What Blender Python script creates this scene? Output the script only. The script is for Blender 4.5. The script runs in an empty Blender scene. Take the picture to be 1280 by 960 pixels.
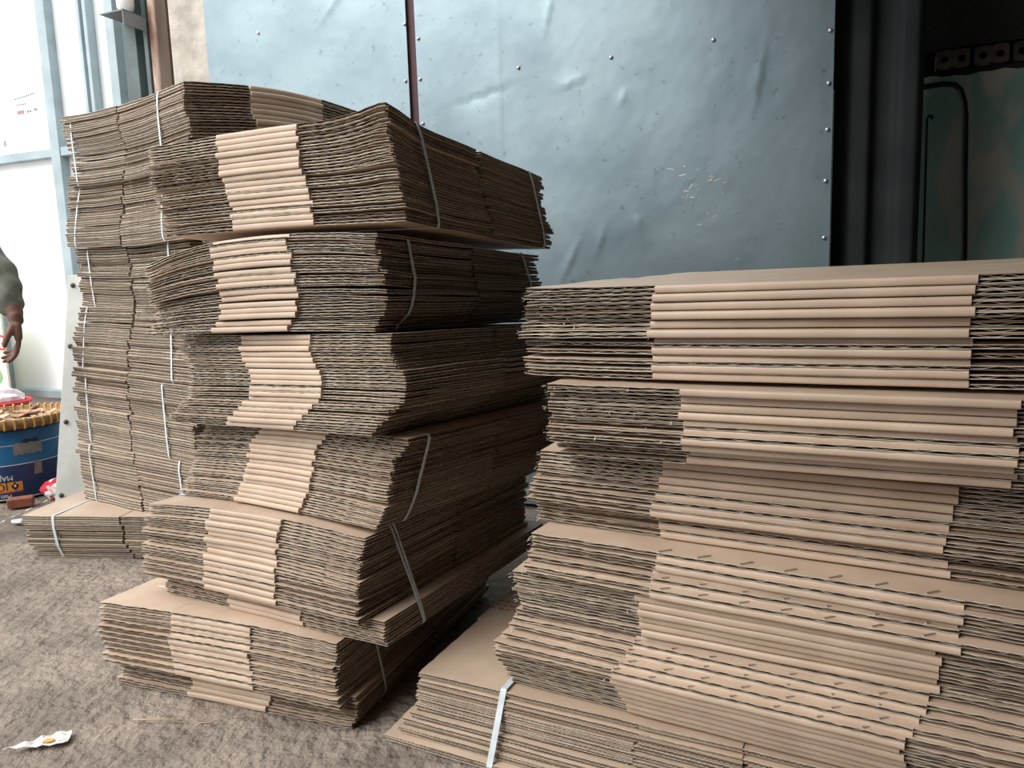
import bpy, bmesh, math, random
import numpy as np
from mathutils import Matrix, Vector

random.seed(7); rng = np.random.default_rng(7)
S = bpy.context.scene
COL = S.collection

# ------------------------------------------------------------------ camera
cam_d = bpy.data.cameras.new('camera'); cam = bpy.data.objects.new('camera', cam_d); COL.objects.link(cam)
cam_d.sensor_width = 36.0; cam_d.lens = 961.0 / 1280 * 36.0; cam_d.clip_start = .02
AX = Vector((0.99944491, -0.00463259, -0.03299117))          # camera right in world
AY = Vector((-0.03331483, -0.13897768, -0.98973498))         # camera down in world
AZ = Vector((0.0, 0.99028468, -0.13905487))                  # camera forward in world
M = Matrix.Identity(4)
for i in range(3):
    M[i][0] = AX[i]; M[i][1] = -AY[i]; M[i][2] = -AZ[i]
M.translation = (0, 0, 1.05)
cam.matrix_world = M
S.camera = cam

# ------------------------------------------------------------------ light
W = bpy.data.worlds.new('sky'); S.world = W; W.use_nodes = True
bg = W.node_tree.nodes['Background']; bg.inputs[0].default_value = (.94, .97, 1.0, 1); bg.inputs[1].default_value = 2.3
sd = bpy.data.lights.new('hazy_sun', 'SUN'); sun = bpy.data.objects.new('hazy_sun', sd); COL.objects.link(sun)
sd.energy = 3.6; sd.angle = math.radians(40); sd.color = (1.0, .965, .92)
sun.rotation_euler = Vector((.62, .38, -.68)).to_track_quat('-Z', 'Y').to_euler()

S.view_settings.view_transform = 'Standard'; S.view_settings.look = 'None'
S.view_settings.gamma = 1.0; S.view_settings.use_curve_mapping = False
S.view_settings.exposure = -0.08

# ------------------------------------------------------------------ helpers
YW = -.40
WE = Vector((math.cos(YW), math.sin(YW), 0)); WN = Vector((-math.sin(YW), math.cos(YW), 0))
def WP(a, b, z): return WE * a + WN * b + Vector((0, 0, z))   # along the back wall, away from the room, up

def tag(o, label=None, cat=None, group=None, kind=None):
    if label: o['label'] = label
    if cat: o['category'] = cat
    if group: o['group'] = group
    if kind: o['kind'] = kind
    return o
def empty(name, loc=(0, 0, 0), rz=0.0, parent=None):
    o = bpy.data.objects.new(name, None); COL.objects.link(o); o.location = loc; o.rotation_euler = (0, 0, rz)
    o.empty_display_size = .1
    if parent: o.parent = parent
    return o
def link(name, me, parent=None, loc=(0, 0, 0), rz=0.0):
    o = bpy.data.objects.new(name, me); COL.objects.link(o); o.location = loc; o.rotation_euler = (0, 0, rz)
    if parent: o.parent = parent
    return o
def mesh_bm(name, bm, mats, smooth=False):
    me = bpy.data.meshes.new(name); bmesh.ops.recalc_face_normals(bm, faces=bm.faces); bm.to_mesh(me); bm.free()
    for m in (mats if isinstance(mats, (list, tuple)) else [mats]): me.materials.append(m)
    if smooth:
        for p in me.polygons: p.use_smooth = True
    return me
def obox(bm, c, ex, ey, ez, sx, sy, sz, bev=0.0, mi=0):
    """oriented box: centre, three unit axes, full sizes"""
    vs = []
    for k in (-.5, .5):
        for i, j in ((-.5, -.5), (.5, -.5), (.5, .5), (-.5, .5)):
            vs.append(bm.verts.new(Vector(c) + ex * (i * sx) + ey * (j * sy) + ez * (k * sz)))
    fs = [bm.faces.new([vs[i] for i in q]) for q in ((3, 2, 1, 0), (4, 5, 6, 7), (0, 1, 5, 4), (1, 2, 6, 5), (2, 3, 7, 6), (3, 0, 4, 7))]
    for f in fs: f.material_index = mi
    if bev: bmesh.ops.bevel(bm, geom=list({e for f in fs for e in f.edges}), offset=bev, segments=2, profile=.6, affect='EDGES')
    return fs
EX, EY, EZ = Vector((1, 0, 0)), Vector((0, 1, 0)), Vector((0, 0, 1))
def wbox(bm, a0, a1, b0, b1, z0, z1, bev=0.0, mi=0):
    obox(bm, WP((a0 + a1) / 2, (b0 + b1) / 2, (z0 + z1) / 2), WE, WN, EZ, a1 - a0, b1 - b0, z1 - z0, bev, mi)
def tube(bm, pts, r, n=10, cap=True, mi=0):
    pts = [Vector(p) for p in pts]; rings = []
    rr = r if isinstance(r, (list, tuple)) else [r] * len(pts)
    up = Vector((.31, .22, .92))
    for i, p in enumerate(pts):
        d = (pts[min(i + 1, len(pts) - 1)] - pts[max(i - 1, 0)]).normalized()
        if abs(d.dot(up)) > .97: up = Vector((1, .1, 0)).normalized()
        s = d.cross(up).normalized(); t = s.cross(d).normalized(); up = t
        rings.append([bm.verts.new(p + (s * math.cos(2 * math.pi * k / n) + t * math.sin(2 * math.pi * k / n)) * rr[i]) for k in range(n)])
    for a, b in zip(rings, rings[1:]):
        for k in range(n): f = bm.faces.new((a[k], a[(k + 1) % n], b[(k + 1) % n], b[k])); f.material_index = mi
    if cap: bm.faces.new(rings[0][::-1]).material_index = mi; bm.faces.new(rings[-1]).material_index = mi
def lathe(bm, prof, c=(0, 0, 0), n=40, mi=0, cap_lo=True, cap_hi=True):
    c = Vector(c); rings = []
    for r, z in prof: rings.append([bm.verts.new(c + Vector((r * math.cos(2 * math.pi * k / n), r * math.sin(2 * math.pi * k / n), z))) for k in range(n)])
    for a, b in zip(rings, rings[1:]):
        for k in range(n): bm.faces.new((a[k], a[(k + 1) % n], b[(k + 1) % n], b[k])).material_index = mi
    if cap_lo: bm.faces.new(rings[0][::-1]).material_index = mi
    if cap_hi: bm.faces.new(rings[-1]).material_index = mi
def np_mesh(name, patches, mats):
    """patches: list of (P[r,c,3], material index) grids -> one mesh of quads"""
    vs, fs, mi, off = [], [], [], 0
    for P, m in patches:
        r, c = P.shape[:2]; vs.append(P.reshape(-1, 3))
        idx = np.arange(r * c).reshape(r, c) + off
        q = np.stack([idx[:-1, :-1], idx[1:, :-1], idx[1:, 1:], idx[:-1, 1:]], -1).reshape(-1, 4)
        fs.append(q); mi.append(np.full(len(q), m, np.int32)); off += r * c
    V = np.concatenate(vs).astype(np.float32); F = np.concatenate(fs).astype(np.int32); I = np.concatenate(mi)
    me = bpy.data.meshes.new(name)
    me.vertices.add(len(V)); me.vertices.foreach_set('co', V.ravel())
    me.loops.add(F.size); me.loops.foreach_set('vertex_index', F.ravel())
    me.polygons.add(len(F)); me.polygons.foreach_set('loop_start', np.arange(len(F), dtype=np.int32) * 4)
    for m in mats: me.materials.append(m)
    me.polygons.foreach_set('material_index', I)
    me.update(calc_edges=True)
    return me

# ------------------------------------------------------------------ materials
def mat(name, col, rough=.8, var=None, scale=20, detail=6, bump=0, bscale=60, metal=0, spec=.3, rand=0, stretch=None, lo=.35, hi=.65):
    m = bpy.data.materials.new(name); m.use_nodes = True; nt = m.node_tree; nd = nt.nodes; lk = nt.links
    p = nd['Principled BSDF']; p.inputs['Roughness'].default_value = rough; p.inputs['Metallic'].default_value = metal
    p.inputs['Specular IOR Level'].default_value = spec
    p.inputs['Base Color'].default_value = (*col, 1)
    tc = nd.new('ShaderNodeTexCoord'); mp = nd.new('ShaderNodeMapping'); lk.new(tc.outputs['Object'], mp.inputs[0])
    if stretch: mp.inputs['Scale'].default_value = stretch
    out = None
    if var:
        nz = nd.new('ShaderNodeTexNoise'); nz.inputs['Scale'].default_value = scale; nz.inputs['Detail'].default_value = detail
        lk.new(mp.outputs[0], nz.inputs['Vector'])
        rp = nd.new('ShaderNodeValToRGB'); rp.color_ramp.elements[0].position = lo; rp.color_ramp.elements[1].position = hi
        rp.color_ramp.elements[0].color = (*var, 1); rp.color_ramp.elements[1].color = (*col, 1)
        lk.new(nz.outputs['Fac'], rp.inputs[0]); out = rp.outputs[0]
    if rand:
        oi = nd.new('ShaderNodeObjectInfo'); mr = nd.new('ShaderNodeMapRange')
        mr.inputs['To Min'].default_value = 1 - rand; mr.inputs['To Max'].default_value = 1 + rand
        lk.new(oi.outputs['Random'], mr.inputs['Value'])
        mx = nd.new('ShaderNodeVectorMath'); mx.operation = 'SCALE'
        if out: lk.new(out, mx.inputs[0])
        else: mx.inputs[0].default_value = col
        lk.new(mr.outputs[0], mx.inputs['Scale']); out = mx.outputs[0]
    if out: lk.new(out, p.inputs['Base Color'])
    if bump:
        n2 = nd.new('ShaderNodeTexNoise'); n2.inputs['Scale'].default_value = bscale; n2.inputs['Detail'].default_value = 8
        lk.new(mp.outputs[0], n2.inputs['Vector'])
        b = nd.new('ShaderNodeBump'); b.inputs['Strength'].default_value = bump; b.inputs['Distance'].default_value = .01
        lk.new(n2.outputs['Fac'], b.inputs['Height']); lk.new(b.outputs[0], p.inputs['Normal'])
    return m
kraft = mat('kraft_liner', (.52, .40, .30), .46, (.45, .335, .245), 9, 6, rand=.10, spec=.5)
kedge = mat('cut_board_edge', (.66, .58, .47), .9, (.42, .35, .27), 70, 4, rand=.10, spec=.1)
flute = mat('shade_dark_medium', (.22, .17, .125), .95, (.16, .12, .09), 60, 3, rand=.08, spec=.1)  # medium and inner liner faces, darkened so the gaps between boards look shaded
strap_m = mat('strap_plastic', (.60, .65, .68), .35, (.48, .54, .57), 40, spec=.5)
steel = mat('staple_wire', (.62, .60, .58), .3, metal=1.0)
CARD = [kraft, kedge, flute]

# ------------------------------------------------------------------ floor
def fbm(x, y, seed=0):
    r = np.random.default_rng(seed); z = np.zeros_like(x)
    for f, a in ((.9, 1.), (2.1, .6), (4.3, .36), (8.7, .22), (17, .14), (33, .09)):
        for _ in range(3):
            th = r.uniform(0, math.pi); ph = r.uniform(0, 6.28)
            z += a * np.sin(f * (x * math.cos(th) + y * math.sin(th)) * 2.2 + ph + .9 * np.sin(f * 1.3 * (x * math.sin(th) - y * math.cos(th)) + ph * 2))
    return z / 6
dirt = mat('dirt_floor', (.315, .262, .218), .95, (.175, .145, .12), 4.6, 10, bump=.9, bscale=30, spec=.15, lo=.30, hi=.68)
nt = dirt.node_tree
b0 = [n for n in nt.nodes if n.type == 'BUMP'][0]; b0.inputs['Distance'].default_value = .03
def floor_patch(x0, x1, y0, y1, step, amp):
    xs = np.arange(x0, x1 + step / 2, step); ys = np.arange(y0, y1 + step / 2, step)
    X, Y = np.meshgrid(xs, ys, indexing='ij')
    n = fbm(X * 1.6, Y * 1.6, 3); n2 = fbm(X * 9 + .4 * n, Y * 9, 5); n3 = fbm(X * 26, Y * 26 + n2, 9)
    Z = -.006 + amp * (.006 * n + .005 * n2 + .0028 * n3)
    return np.stack([X, Y, np.minimum(Z, .001)], -1)
fl = np_mesh('floor', [(floor_patch(-2.4, .4, .7, 3.9, .0125, 1.), 0),
                       (floor_patch(-7, -2.4, -4, 5.6, .1, .6), 0), (floor_patch(.4, 5, -4, 5.6, .1, .6), 0),
                       (floor_patch(-2.4, .4, -4, .7, .1, .6), 0), (floor_patch(-2.4, .4, 3.9, 5.6, .1, .6), 0)], [dirt])
for p in fl.polygons: p.use_smooth = True
tag(link('floor', fl), kind='structure')

# ------------------------------------------------------------------ walls, roof
concrete = mat('old_concrete', (.50, .46, .40), .95, (.33, .30, .26), 8, 10, bump=.5, bscale=30)
dark_wall = mat('dark_masonry', (.055, .055, .052), .95, (.03, .03, .03), 5, 8, bump=.5, bscale=25)  # one dark tone for masonry, mortar, roof and enclosing walls
sheet_blue = mat('painted_steel_sheet', (.225, .29, .315), .40, (.165, .22, .245), 3.2, 12, metal=.6, spec=.5, bump=.06, bscale=14, lo=.3, hi=.62)
# extra speckled scuffs with their own shape
nt = sheet_blue.node_tree; nd = nt.nodes; lk = nt.links; pb = nd['Principled BSDF']
src = pb.inputs['Base Color'].links[0].from_socket
v1 = nd.new('ShaderNodeTexNoise'); v1.inputs['Scale'].default_value = 34; v1.inputs['Detail'].default_value = 4
tc = [n for n in nd if n.type == 'TEX_COORD'][0]; lk.new(tc.outputs['Object'], v1.inputs['Vector'])
r1 = nd.new('ShaderNodeValToRGB'); r1.color_ramp.elements[0].position = .27; r1.color_ramp.elements[1].position = .36
r1.color_ramp.elements[0].color = (.72, .72, .72, 1); r1.color_ramp.elements[1].color = (1, 1, 1, 1); lk.new(v1.outputs['Fac'], r1.inputs[0])
mm = nd.new('ShaderNodeMix'); mm.data_type = 'RGBA'; mm.blend_type = 'MULTIPLY'; mm.inputs[0].default_value = 1
lk.new(src, mm.inputs[6]); lk.new(r1.outputs[0], mm.inputs[7]); lk.new(mm.outputs[2], pb.inputs['Base Color'])
maroon = mat('maroon_paint', (.055, .018, .02), .5)
screw_m = mat('zinc_screw', (.60, .64, .66), .35, metal=.7)
scuff_m = mat('paint_scuff', (.62, .58, .53), .8, (.42, .42, .41), 30)

wb = tag(empty('wall_back'), kind='structure')
bm = bmesh.new(); wbox(bm, -2.93, -.03, 3.20, 3.42, 0, 3.0)
link('masonry', mesh_bm('masonry', bm, dark_wall), wb)
DENT = [  # ridge lines: a0,z0,a1,z1,width,depth
    (-1.335, 2.25, -1.345, 1.50, .012, .004), (-1.09, 2.2, -1.13, 2.02, .02, .006), (-1.60, 1.80, -1.25, 1.86, .03, -.005),
    (-.98, 1.22, -1.09, 1.0, .02, .006), (-.88, 1.25, -.93, 1.10, .018, .005), (-2.05, 2.4, -2.25, 2.22, .03, .006), (-2.1, 1.72, -1.86, 1.80, .03, .005),
    (-.83, 1.72, -.80, 1.77, .02, .006), (-.95, 1.84, -1.1, 1.80, .03, .006), (-.25, 1.9, -.3, 1.6, .05, .004), (-.75, 1.30, -.73, 1.2, .02, .005)]
def sheet_depth(a, z, a0, a1, seed):
    a = np.asarray(a, float); z = np.asarray(z, float)
    d = .0030 * fbm(a * 1.5, z * 1.3, seed) + .0008 * fbm(a * 5, z * 4, seed + 1)
    for (p0, q0, p1, q1, w, h) in DENT:
        L2 = (p1 - p0) ** 2 + (q1 - q0) ** 2
        t = np.clip(((a - p0) * (p1 - p0) + (z - q0) * (q1 - q0)) / L2, 0, 1)
        s = ((a - p0) * (q1 - q0) - (z - q0) * (p1 - p0)) / math.sqrt(L2)
        dist = np.hypot(a - p0 - t * (p1 - p0), z - q0 - t * (q1 - q0))
        d = d - .75 * h * np.exp(-dist / w) * np.where(s > 0, 1., .25) * np.sin(np.pi * np.clip(t, .06, .94))
    return d * np.clip(np.minimum(a - a0, a1 - a) / .05, 0, 1)
def metal_sheet(a0, a1, z0, z1, b, seed):
    A = np.arange(a0, a1 + .001, (a1 - a0) / round((a1 - a0) / .012)); Z = np.arange(z0, z1 + .001, .015)
    a, z = np.meshgrid(A, Z, indexing='ij')
    d = sheet_depth(a, z, a0, a1, seed)
    P = np.zeros(a.shape + (3,)); bb = b + d
    for k in range(3): P[..., k] = WE[k] * a + WN[k] * bb
    P[..., 2] = z
    Pb = P.copy()
    for k in range(3): Pb[..., k] += WN[k] * .003
    rim = [np.stack([P[0], Pb[0]]), np.stack([P[-1], Pb[-1]]), np.stack([P[:, -1], Pb[:, -1]])]
    me = np_mesh('metal_sheet', [(P, 0), (Pb[::6, ::6], 0)] + [(r, 0) for r in rim], [sheet_blue])
    for p in me.polygons: p.use_smooth = True
    return me
SH = []
for a0, a1, sd_ in ((-2.925, -1.784, 11), (-1.740, -.026, 21)):
    o = link('metal_sheet', metal_sheet(a0, a1, 0.02, 2.9, 3.15, sd_), wb); SH.append(o)
bm = bmesh.new(); wbox(bm, -1.795, -1.722, 3.165, 3.20, 0, 3.0); link('post', mesh_bm('post', bm, maroon), wb)
bm = bmesh.new()
lathe(bm, [(.0085, 0), (.0085, .002), (.006, .004), (.005, .0065), (.0015, .0075)], n=10)
bmesh.ops.rotate(bm, verts=bm.verts, cent=(0, 0, 0), matrix=Matrix.Rotation(math.pi / 2, 3, 'X'))
scr = mesh_bm('screw', bm, screw_m, True)
def screw(par, a, z, b=3.147, sc=1.0):
    o = link('screw', scr, par, WP(a, b, z), YW); o.scale = (sc,) * 3
for a, z in ((-.040, 1.888), (-.041, 1.706), (-.042, 1.543), (-.044, 1.36), (-.045, 1.153), (-.04, 2.07), (-.853, 1.904), (-.452, 1.914), (-1.254, 1.916),
             (-1.725, 2.10), (-1.725, 1.928), (-1.722, 1.738), (-.045, .95)): screw(SH[1], a, z, 3.1495 + float(sheet_depth(a, z, -1.740, -.026, 21)))
for a, z in ((-1.79, 2.17), (-1.80, 1.93), (-2.6, 2.25)): screw(SH[0], a, z, 3.1495 + float(sheet_depth(a, z, -2.925, -1.784, 11)))
bm = bmesh.new()
rs = random.Random(3)
for k in range(26):
    a = -.51 + rs.gauss(0, .045); z = 1.40 + rs.gauss(0, .03); an = rs.gauss(.45, .35); L = rs.uniform(.006, .035)
    if k > 16: a = rs.uniform(-.66, -.25); z = rs.uniform(1.08, 1.4); L *= .6
    ex = WE * math.cos(an) + EZ * math.sin(an); ez = EZ * math.cos(an) - WE * math.sin(an)
    obox(bm, WP(a, 3.1500 + float(sheet_depth(a, z, -1.740, -.026, 21)), z), ex, WN, ez, L, .0024, rs.uniform(.0015, .005))
link('scuff_mark', mesh_bm('scuff_mark', bm, scuff_m), SH[1])['kind'] = 'stuff'

# --- recess at the right: plastered rear wall, hollow bricks above
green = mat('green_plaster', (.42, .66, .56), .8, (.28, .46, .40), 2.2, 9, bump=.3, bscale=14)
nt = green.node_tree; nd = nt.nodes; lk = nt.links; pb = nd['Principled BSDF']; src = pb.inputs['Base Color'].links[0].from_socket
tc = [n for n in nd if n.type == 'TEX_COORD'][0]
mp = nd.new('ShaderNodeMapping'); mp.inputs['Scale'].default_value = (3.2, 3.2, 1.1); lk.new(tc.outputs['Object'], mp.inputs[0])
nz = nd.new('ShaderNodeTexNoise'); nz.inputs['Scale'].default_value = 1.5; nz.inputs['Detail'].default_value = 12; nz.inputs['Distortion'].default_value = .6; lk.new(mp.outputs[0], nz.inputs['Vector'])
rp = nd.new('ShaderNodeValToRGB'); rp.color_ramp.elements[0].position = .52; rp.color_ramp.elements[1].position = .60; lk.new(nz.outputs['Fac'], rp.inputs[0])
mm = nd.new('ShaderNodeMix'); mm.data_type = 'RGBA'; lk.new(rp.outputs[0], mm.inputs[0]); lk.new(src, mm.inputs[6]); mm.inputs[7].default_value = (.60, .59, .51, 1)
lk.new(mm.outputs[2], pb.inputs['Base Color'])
wr = tag(empty('wall_rear'), kind='structure')
bm = bmesh.new(); wbox(bm, -.1, 2.6, 4.0, 4.2, 0, 3.0); link('masonry', mesh_bm('masonry', bm, dark_wall), wr)
# plaster skin with a ragged top edge
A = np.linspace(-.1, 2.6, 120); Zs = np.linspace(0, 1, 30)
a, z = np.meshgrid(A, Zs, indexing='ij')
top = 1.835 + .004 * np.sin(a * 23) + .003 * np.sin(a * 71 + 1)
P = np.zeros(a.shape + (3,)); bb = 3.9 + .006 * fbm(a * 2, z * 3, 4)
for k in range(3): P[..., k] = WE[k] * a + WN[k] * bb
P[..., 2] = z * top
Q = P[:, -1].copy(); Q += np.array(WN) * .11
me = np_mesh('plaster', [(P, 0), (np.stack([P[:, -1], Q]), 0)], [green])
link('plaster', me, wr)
brick_m = mat('hollow_brick', (.17, .125, .105), .95, (.10, .075, .065), 14, 6, bump=.5, bscale=40, rand=.2)
hole_m = mat('brick_hole', (.02, .018, .017), 1)
bm = bmesh.new()   # hollow brick end with two round openings
def brick_mesh():
    L, Hh, dep = .125, .078, .10; pats = []
    n = 16; th = np.linspace(0, 2 * math.pi, n + 1)
    for cx in (-L / 4, L / 4):
        sq = []
        for t_ in th:
            c, s = math.cos(t_), math.sin(t_); k = 1 / max(abs(c) / (L / 4), abs(s) / (Hh / 2)); sq.append((cx + c * k, 0, s * k))
        ci = [(cx + .015 * math.cos(t_), 0, .015 * math.sin(t_)) for t_ in th]
        cb = [(x, .07, z_) for x, _, z_ in ci]; cc = [(cx, .07, 0)] * (n + 1)
        ra = lambda q: np.array(q)
        pats += [(np.stack([ra(sq), ra(ci)]), 0), (np.stack([ra(ci), ra(cb)]), 0), (np.stack([ra(cb), ra(cc)]), 0)]
    c = [(-L / 2, -Hh / 2), (L / 2, -Hh / 2), (L / 2, Hh / 2), (-L / 2, Hh / 2), (-L / 2, -Hh / 2)]
    pats.append((np.stack([np.array([(x, 0, z_) for x, z_ in c]), np.array([(x, dep, z_) for x, z_ in c])]), 0))
    return np_mesh('brick', pats, [brick_m])
bme = brick_mesh()
for k in range(8):
    o = link('brick', bme, wr, WP(.44 + .142 * k - .002, 3.905 + rs.uniform(0, .014), 1.905 + rs.uniform(-.004, .004)), YW)
    o.rotation_euler = (0, rs.uniform(-.02, .02), YW)
bm = bmesh.new()
wbox(bm, -.1, 2.6, 3.93, 4.0, 1.835, 1.862); wbox(bm, -.1, 2.6, 3.90, 4.0, 1.95, 3.0)
link('mortar', mesh_bm('mortar', bm, dark_wall), wr)

# dark pleated steel sheet beside the wall opening
pleat_m = mat('dark_pleated_steel', (.034, .040, .039), .8, (.02, .024, .024), 4, 8, spec=.15)
A = np.linspace(-.022, .275, 90); a, z = np.meshgrid(A, np.linspace(0, 2.9, 20), indexing='ij')
d = .022 * np.tanh(2.2 * np.sin((a + .05) * 2 * math.pi / .158))
P = np.zeros(a.shape + (3,))
for k in range(3): P[..., k] = WE[k] * a + WN[k] * (3.235 + d)
P[..., 2] = z; Pb = P + np.array(WN) * .003
me = np_mesh('pleated_sheet', [(P, 0), (Pb, 0), (np.stack([P[-1], Pb[-1]]), 0), (np.stack([P[0], Pb[0]]), 0)], [pleat_m])
for p in me.polygons: p.use_smooth = True
tag(link('pleated_sheet', me), 'dark green-grey pleated steel sheet standing beside the blue metal wall', 'sheet')
rubber = mat('black_rubber', (.012, .012, .013), .45, spec=.4)
bm = bmesh.new()
hp = [(.20, 1.80), (.315, 1.793), (.40, 1.797), (.445, 1.79), (.468, 1.765), (.482, 1.715), (.488, 1.66), (.492, 1.55), (.497, 1.4), (.504, 1.25), (.508, 1.1), (.51, .6), (.51, .03)]
tube(bm, [WP(a_, 3.868 - .006 * math.sin(i * 1.3), z_) for i, (a_, z_) in enumerate(hp)], .0115, 12)
tag(link('hose', mesh_bm('hose', bm, rubber, True)), 'black hose bent over and hanging down the green plaster wall', 'hose')
bm = bmesh.new()
tube(bm, [WP(.352, 3.82, .03), WP(.348, 3.84, 1.04), WP(.343, 3.86, 1.62), WP(.343, 3.86, 1.66), WP(.350, 3.86, 1.672), WP(.361, 3.858, 1.67), WP(.363, 3.857, 1.655)], .0065, 10)
tag(link('hooked_rod', mesh_bm('hooked_rod', bm, rubber, True)), 'thin black rod with hooked tip leaning on the green plaster wall', 'rod')

# enclosing walls and roof: unseen, added and shaped to shade the bay
bm = bmesh.new(); wbox(bm, 2.5, 2.7, -3.6, 4.2, 0, 3.0); tag(link('wall_right', mesh_bm('wall_right', bm, dark_wall)), kind='structure')
bm = bmesh.new(); wbox(bm, -.95, 2.7, -3.6, 4.2, 3.0, 3.08); tag(link('ceiling', mesh_bm('ceiling', bm, dark_wall)), kind='structure')

bm = bmesh.new(); wbox(bm, -2.8, 2.7, -3.8, -3.6, 0, 3.08); tag(link('wall_front', mesh_bm('wall_front', bm, dark_wall)), kind='structure')  # unseen wall behind the camera, its left end set to shape the light

# --- left wall: white sheets on a steel frame
white = mat('white_steel_sheet', (.86, .88, .88), .5, (.80, .83, .84), 3, 8, spec=.4)
frame_m = mat('grey_blue_steel_tube', (.36, .44, .46), .5, (.27, .34, .36), 6, 8, spec=.4)
dframe = mat('dark_green_steel_tube', (.10, .135, .135), .5, (.07, .09, .09), 8, 8)
wl = tag(empty('wall_left'), kind='structure')
for a0, a1 in ((-6.5, -4.26), (-4.25, -3.925), (-3.92, -3.70), (-3.70, -3.42)):
    for z0, z1 in ((.0, .40), (.405, 1.85), (1.86, 3.0)):
        bm = bmesh.new(); wbox(bm, a0 + .002, a1 - .002, 3.335, 3.345, z0 + .003, z1 - .003, .002)
        link('white_sheet', mesh_bm('white_sheet', bm, white), wl)
def stud(a0, a1, z0, z1, m, b0=3.28, b1=3.335):
    bm = bmesh.new(); wbox(bm, a0, a1, b0, b1, z0, z1, .004); link('frame_bar', mesh_bm('frame_bar', bm, m), wl)
stud(-4.290, -4.215, 0, 3.0, frame_m); stud(-3.965, -3.94, 0, 3.0, frame_m); stud(-3.915, -3.888, 0, 3.0, frame_m)
stud(-3.74, -3.675, 0, 3.0, frame_m, 3.27); stud(-5.0, -4.93, 0, 3.0, frame_m)
stud(-3.595, -3.50, 0, 3.0, dframe, 3.25)
for z0 in (1.835, .385):
    stud(-6.5, -4.29, z0, z0 + .05, frame_m, 3.285); stud(-4.215, -3.965, z0, z0 + .05, frame_m, 3.285)
bm = bmesh.new()   # sign post of the frame seen behind the arm
print_b = mat('blue_print', (.08, .13, .25), .7); print_r = mat('red_print', (.55, .10, .09), .7); print_g = mat('grey_print', (.15, .17, .18), .7)
def text_mesh(name, body, size, m, depth=.0006, align='LEFT'):
    cu = bpy.data.curves.new(name, 'FONT'); cu.body = body; cu.size = size; cu.extrude = depth; cu.align_x = align; cu.resolution_u = 3
    o = bpy.data.objects.new(name, cu); COL.objects.link(o)
    dg = bpy.context.evaluated_depsgraph_get(); me = bpy.data.meshes.new_from_object(o.evaluated_get(dg))
    bpy.data.objects.remove(o); bpy.data.curves.remove(cu); me.name = name
    me.materials.clear(); me.materials.append(m); return me
def wall_text(body, size, a, z, b, m, parent, name='printed_lettering'):
    me = text_mesh(name, body, size, m)
    o = link(name, me, parent); R = Matrix.Identity(4)
    for k in range(3): R[k][0] = WE[k]; R[k][1] = EZ[k]; R[k][2] = -WN[k]
    R.translation = WP(a, b, z); o.matrix_world = R; return o
def dashes(rows, m, b, parent):
    bm = bmesh.new()
    for a, z, w, h in rows: wbox(bm, a, a + w, b, b + .001, z, z + h)
    link('printed_mark', mesh_bm('printed_mark', bm, m), parent)
rs = random.Random(5)
dashes([(-4.62 + .02 * k, 2.205 + .006 * k * .3, .013, .008) for k in range(9)] + [(-4.61 + .018 * k, 2.17, .012, .007) for k in range(5)], print_g, 3.3335, wl)
dashes([(-4.61 + .016 * k, 2.118, .011, .022) for k in range(4)], print_r, 3.3335, wl)
dashes([(-4.52, 2.12, .012, .016), (-4.50, 2.12, .014, .012), (-4.46, 2.125, .01, .018), (-4.445, 2.125, .012, .012)], print_g, 3.3335, wl)
wall_text('II', .05, -4.765, 1.945, 3.3335, print_b, wl)
wall_text('EXJ', .04, -3.66, 2.12, 3.3335, print_g, wl)

# --- posts between the white frame and the blue metal wall
bm = bmesh.new(); wbox(bm, -3.20, -2.935, 3.19, 3.42, 0, 3.0, .012)
tag(link('concrete_post', mesh_bm('concrete_post', bm, concrete)), 'pale pitted concrete post against the left end of the blue metal wall', 'post')
bm = bmesh.new(); wbox(bm, -3.53, -3.25, 3.345, 3.45, 0, 3.0, .01)
tag(link('concrete_pier', mesh_bm('concrete_pier', bm, concrete)), 'rough concrete pier seen behind the brown wooden post', 'pier')
wood_m = mat('weathered_wood', (.125, .088, .064), .85, (.07, .048, .036), 9, 8, bump=.4, bscale=30, stretch=(1, 1, .12))
rust_m = mat('peeling_rusty_paint', (.42, .31, .24), .8, (.13, .055, .035), 7, 9, bump=.3, bscale=30, stretch=(1, 1, .35), lo=.42, hi=.58)
bm = bmesh.new(); wbox(bm, -3.345, -3.27, 3.25, 3.335, 0, 3.0, .006)
tag(link('wooden_post', mesh_bm('wooden_post', bm, wood_m)), 'dark brown wooden post between the rusty pipe and concrete post', 'post')
bm = bmesh.new(); tube(bm, [WP(-3.385, 3.27, 0), WP(-3.383, 3.27, 1.5), WP(-3.38, 3.27, 3.0)], .027, 16)
tag(link('rusty_pipe', mesh_bm('rusty_pipe', bm, rust_m, True)), 'upright pipe with peeling rust-brown paint beside the wooden post', 'pipe')
bm = bmesh.new(); wbox(bm, -3.445, -3.418, 3.25, 3.30, 0, 3.0, .003)
tag(link('angle_iron', mesh_bm('angle_iron', bm, dframe)), 'dark slim iron bar standing left of the rusty pipe', 'bar')
brk = mat('grey_bracket_steel', (.20, .21, .21), .5)
bm = bmesh.new(); wbox(bm, -3.575, -3.41, 3.10, 3.245, 2.468, 2.474)
bmesh.ops.translate(bm, verts=bm.verts, vec=(0, 0, 0)); wbox(bm, -3.415, -3.41, 3.10, 3.245, 2.40, 2.474)
tag(link('shelf_bracket', mesh_bm('shelf_bracket', bm, brk)), 'small grey sheet-metal ledge under the white jar by the posts', 'bracket')
por = mat('white_porcelain', (.74, .72, .69), .3, (.55, .52, .48), 12, spec=.5)
cork = mat('tan_lid', (.50, .33, .20), .7)
j = tag(empty('jar', WP(-3.475, 3.18, 2.475)), 'small white jar with tan lid on the grey metal ledge', 'jar')
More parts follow.
